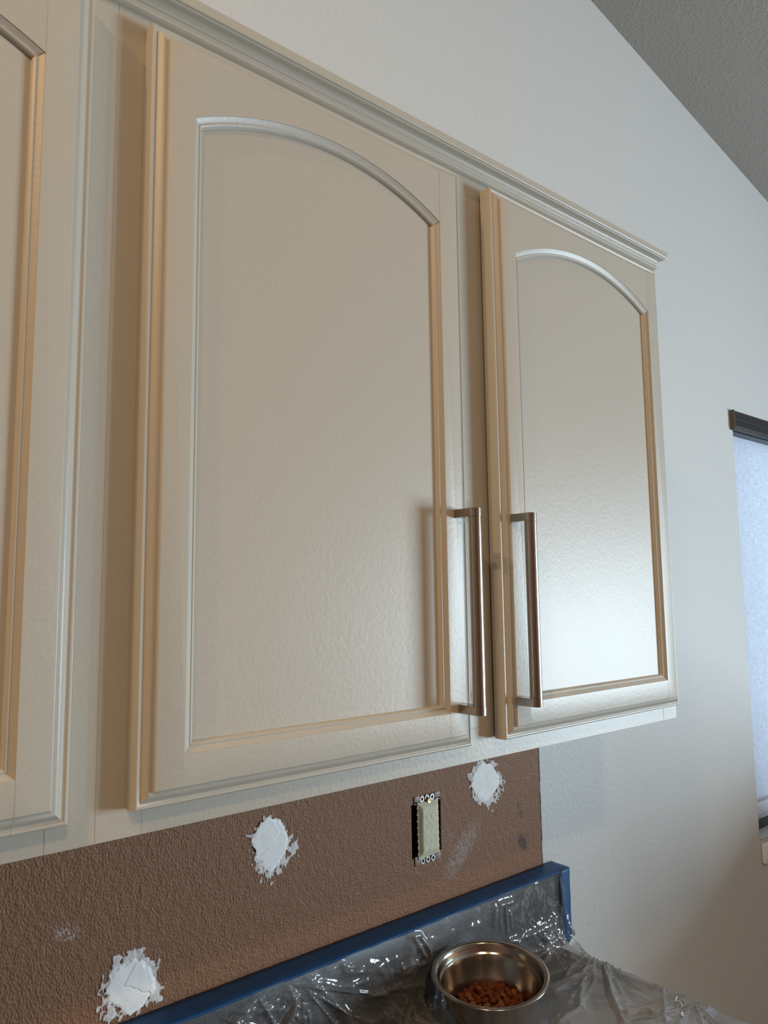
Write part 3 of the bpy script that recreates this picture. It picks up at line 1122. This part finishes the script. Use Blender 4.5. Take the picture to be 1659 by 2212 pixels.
Z = prof[np.newaxis, :, 1] + nrm[np.newaxis, :, 1] * H
# right-hand edge: slants over the upright tape, folds down over the counter end
sl = np.clip((XX - 1.08) / (XE - 1.08), 0, 1)
sl = sl * sl * (3 - 2 * sl)
XO = np.where(SS < SCV, XX + sl * (np.clip(SS / SCV, 0, 1) * .029 - .0035), XX + sl * .0255 * np.clip(1 - (SS - SCV) / .05, 0, 1))
over = np.clip(XX - XE, 0, 1)
XO = np.where(XX > XE, XO - over + .0015, XO)
Z = Z - over * .98
haze = 0.34 + .26 * (fbm(XX * 11, SS * 8, 111, 3) - .5) + np.clip(H / .012, 0, 1) * .50
haze += .42 * np.clip((SS - SCV) / .1, 0, 1) * np.clip((XX - .62) / .3, 0, 1)
haze -= .14 * np.clip((.82 - XX) / .2, 0, 1)
fold_shade = np.exp(-((XX - 1.172) / .008) ** 2) * (SS < SCV)  # dark fold shade put into the film's haze, no fold modelled here
haze = np.clip(haze - .6 * fold_shade, .04, .92)
ni, nj = XX.shape
valid = np.ones((ni - 1, nj - 1), bool)
bad = (xa[1:] > XE + 1e-6)[:, None] & (ds_[1:] < SCV + .012)[None, :]
valid &= ~bad
fs = [(i * nj + j, (i + 1) * nj + j, (i + 1) * nj + j + 1, i * nj + j + 1) for i, j in zip(*np.nonzero(valid))]
me = bpy.data.meshes.new('plastic_sheet')
me.from_pydata(np.c_[XO.ravel(), Y.ravel(), Z.ravel()].tolist(), [], fs)
at = me.attributes.new('haze', 'FLOAT', 'POINT')
at.data.foreach_set('value', haze.ravel().astype(np.float32))
me.polygons.foreach_set('use_smooth', [True] * len(me.polygons))
me.materials.append(M['film'])
ps = bpy.data.objects.new('plastic_sheet', me)
COL.objects.link(ps)
tag(ps, 'crinkled clear plastic sheet covering the backsplash and countertop', 'plastic sheet')

# ------------------------------------------------------------------ steel bowl
BCX, BCY, BZ = 0.8850, -0.1396, CZ + 0.0064
mb = MB()
prof = [(0.0, 0.0), (.036, 0.0), (.041, .0015), (.0465, .006), (.0545, .020), (.0620, .036), (.0680, .052), (.0730, .068), (.0765, .080), (.0790, .0875), (.0812, .0912),
        (.0850, .0930), (.0874, .0938), (.0882, .0947), (.0878, .0957), (.0862, .0962), (.0815, .0955), (.0795, .0935), (.0780, .0880), (.0762, .0815), (.0752, .0792),
        (.0738, .0780), (.0728, .0750), (.0705, .0660), (.0655, .0500), (.0590, .0345), (.0510, .0200), (.0440, .0090), (.0380, .0045), (.030, .0030), (0.0, .0026)]
prof = [(r_, z_ * .856) for r_, z_ in prof]
mb.lathe(prof, seg=112)
bo = mb.build('steel_bowl', 'steel', smooth=50)
BM = Matrix.Translation((BCX, BCY, BZ)) @ Vector((0, 0, 1)).rotation_difference(Vector((-.0784, -.0635, 1)).normalized()).to_matrix().to_4x4()
bo.matrix_world = BM
tag(bo, 'stainless steel bowl of kibble standing on the plastic-covered counter', 'bowl')

# kibble, every piece its own object
protos = []
for k in range(6):
    bm = bmesh.new()
    bmesh.ops.create_icosphere(bm, subdivisions=2, radius=1)
    rr = random.Random(100 + k)
    lob = [(rr.uniform(0, 6.28), rr.uniform(.05, .16)) for _ in range(3)]
    for v in bm.verts:
        a = math.atan2(v.co.y, v.co.x)
        q = 1 + sum(am * math.cos((n_ + 2) * a + ph) for n_, (ph, am) in enumerate(lob))
        jit = 1 + rr.uniform(-.06, .06)
        zf = [.55, .7, .8, .5, .9, .62][k]
        zz = math.copysign(abs(v.co.z) ** .55, v.co.z)
        v.co = Vector((v.co.x * q * jit, v.co.y * q * jit * [1, .8, .9, .95, .7, .85][k], zz * zf * jit))
    me = bpy.data.meshes.new('kibble_piece')
    bm.to_mesh(me)
    bm.free()
    me.polygons.foreach_set('use_smooth', [True] * len(me.polygons))
    me.set_sharp_from_angle(angle=math.radians(38))
    me.materials.append(M['kibble_tan' if k in (3,) else 'kibble'])
    protos.append(me)
cnt = 0
for layer, (rmax, zb, dome, sp) in enumerate([(.0545, .0285, .0070, .0108), (.0460, .0365, .0080, .0116)]):
    off = (random.uniform(0, sp), random.uniform(0, sp))
    ny = int(.14 / (sp * .866))
    for iy in range(-ny, ny + 1):
        for ix in range(-9, 10):
            x = (ix + (iy % 2) * .5) * sp + off[0] * .3 + random.uniform(-.0010, .0010)
            y = iy * sp * .866 + off[1] * .3 + random.uniform(-.0010, .0010)
            r_ = math.hypot(x, y)
            if r_ > rmax - random.uniform(0, .004):
                continue
            if layer == 1 and random.random() < .22:
                continue
            z = zb + dome * (1 - (r_ / rmax) ** 2) + random.uniform(-.001, .001)
            o = bpy.data.objects.new('kibble', random.choice(protos))
            COL.objects.link(o)
            o.location = BM @ Vector((x, y, z))
            o.rotation_euler = (random.uniform(-.7, .7), random.uniform(-.7, .7), random.uniform(0, 6.28))
            s_ = random.uniform(.0048, .0062)
            o.scale = (s_, s_, s_)
            tag(o, 'small red-brown kibble piece in the steel bowl', 'kibble', 'kibble in the steel bowl')
            cnt += 1

# ------------------------------------------------------------------ plaster crumbs on the sheet


def crumb(name, pts, r, label, group=None):
    cu = bpy.data.curves.new(name, 'CURVE')
    cu.dimensions = '3D'
    sp = cu.splines.new('POLY')
    sp.points.add(len(pts) - 1)
    for p, q in zip(sp.points, pts):
        p.co = (*q, 1)
        p.radius = random.uniform(.6, 1.3)
    cu.bevel_depth = r
    cu.bevel_resolution = 1
    ob = bpy.data.objects.new(name, cu)
    COL.objects.link(ob)
    deps = bpy.context.evaluated_depsgraph_get()
    me = bpy.data.meshes.new_from_object(ob.evaluated_get(deps))
    bpy.data.objects.remove(ob)
    me.materials.clear()
    me.materials.append(M['crumb'])
    o = bpy.data.objects.new(name, me)
    COL.objects.link(o)
    tag(o, label, 'crumb', group)


zc = CZ + .0085
crumb('paint_shaving', [(1.170, -.279, zc), (1.163, -.2815, zc), (1.1535, -.2845, zc), (1.158, -.290, zc + .001), (1.152, -.297, zc), (1.146, -.300, zc)], .0008,
      'thin curled pale shaving on the plastic near the counter edge')
crumb('paint_shaving', [(1.131, -.309, zc), (1.126, -.3105, zc + .001), (1.1215, -.315, zc)], .0016,
      'short pale shaving on the plastic nearest the bottom picture edge')
crumb('plaster_crumb', [(1.165, -.062, CZ + .018), (1.168, -.064, CZ + .018)], .0016, 'pale crumb on the bunched plastic beside the upright tape')

print('kibble', cnt)
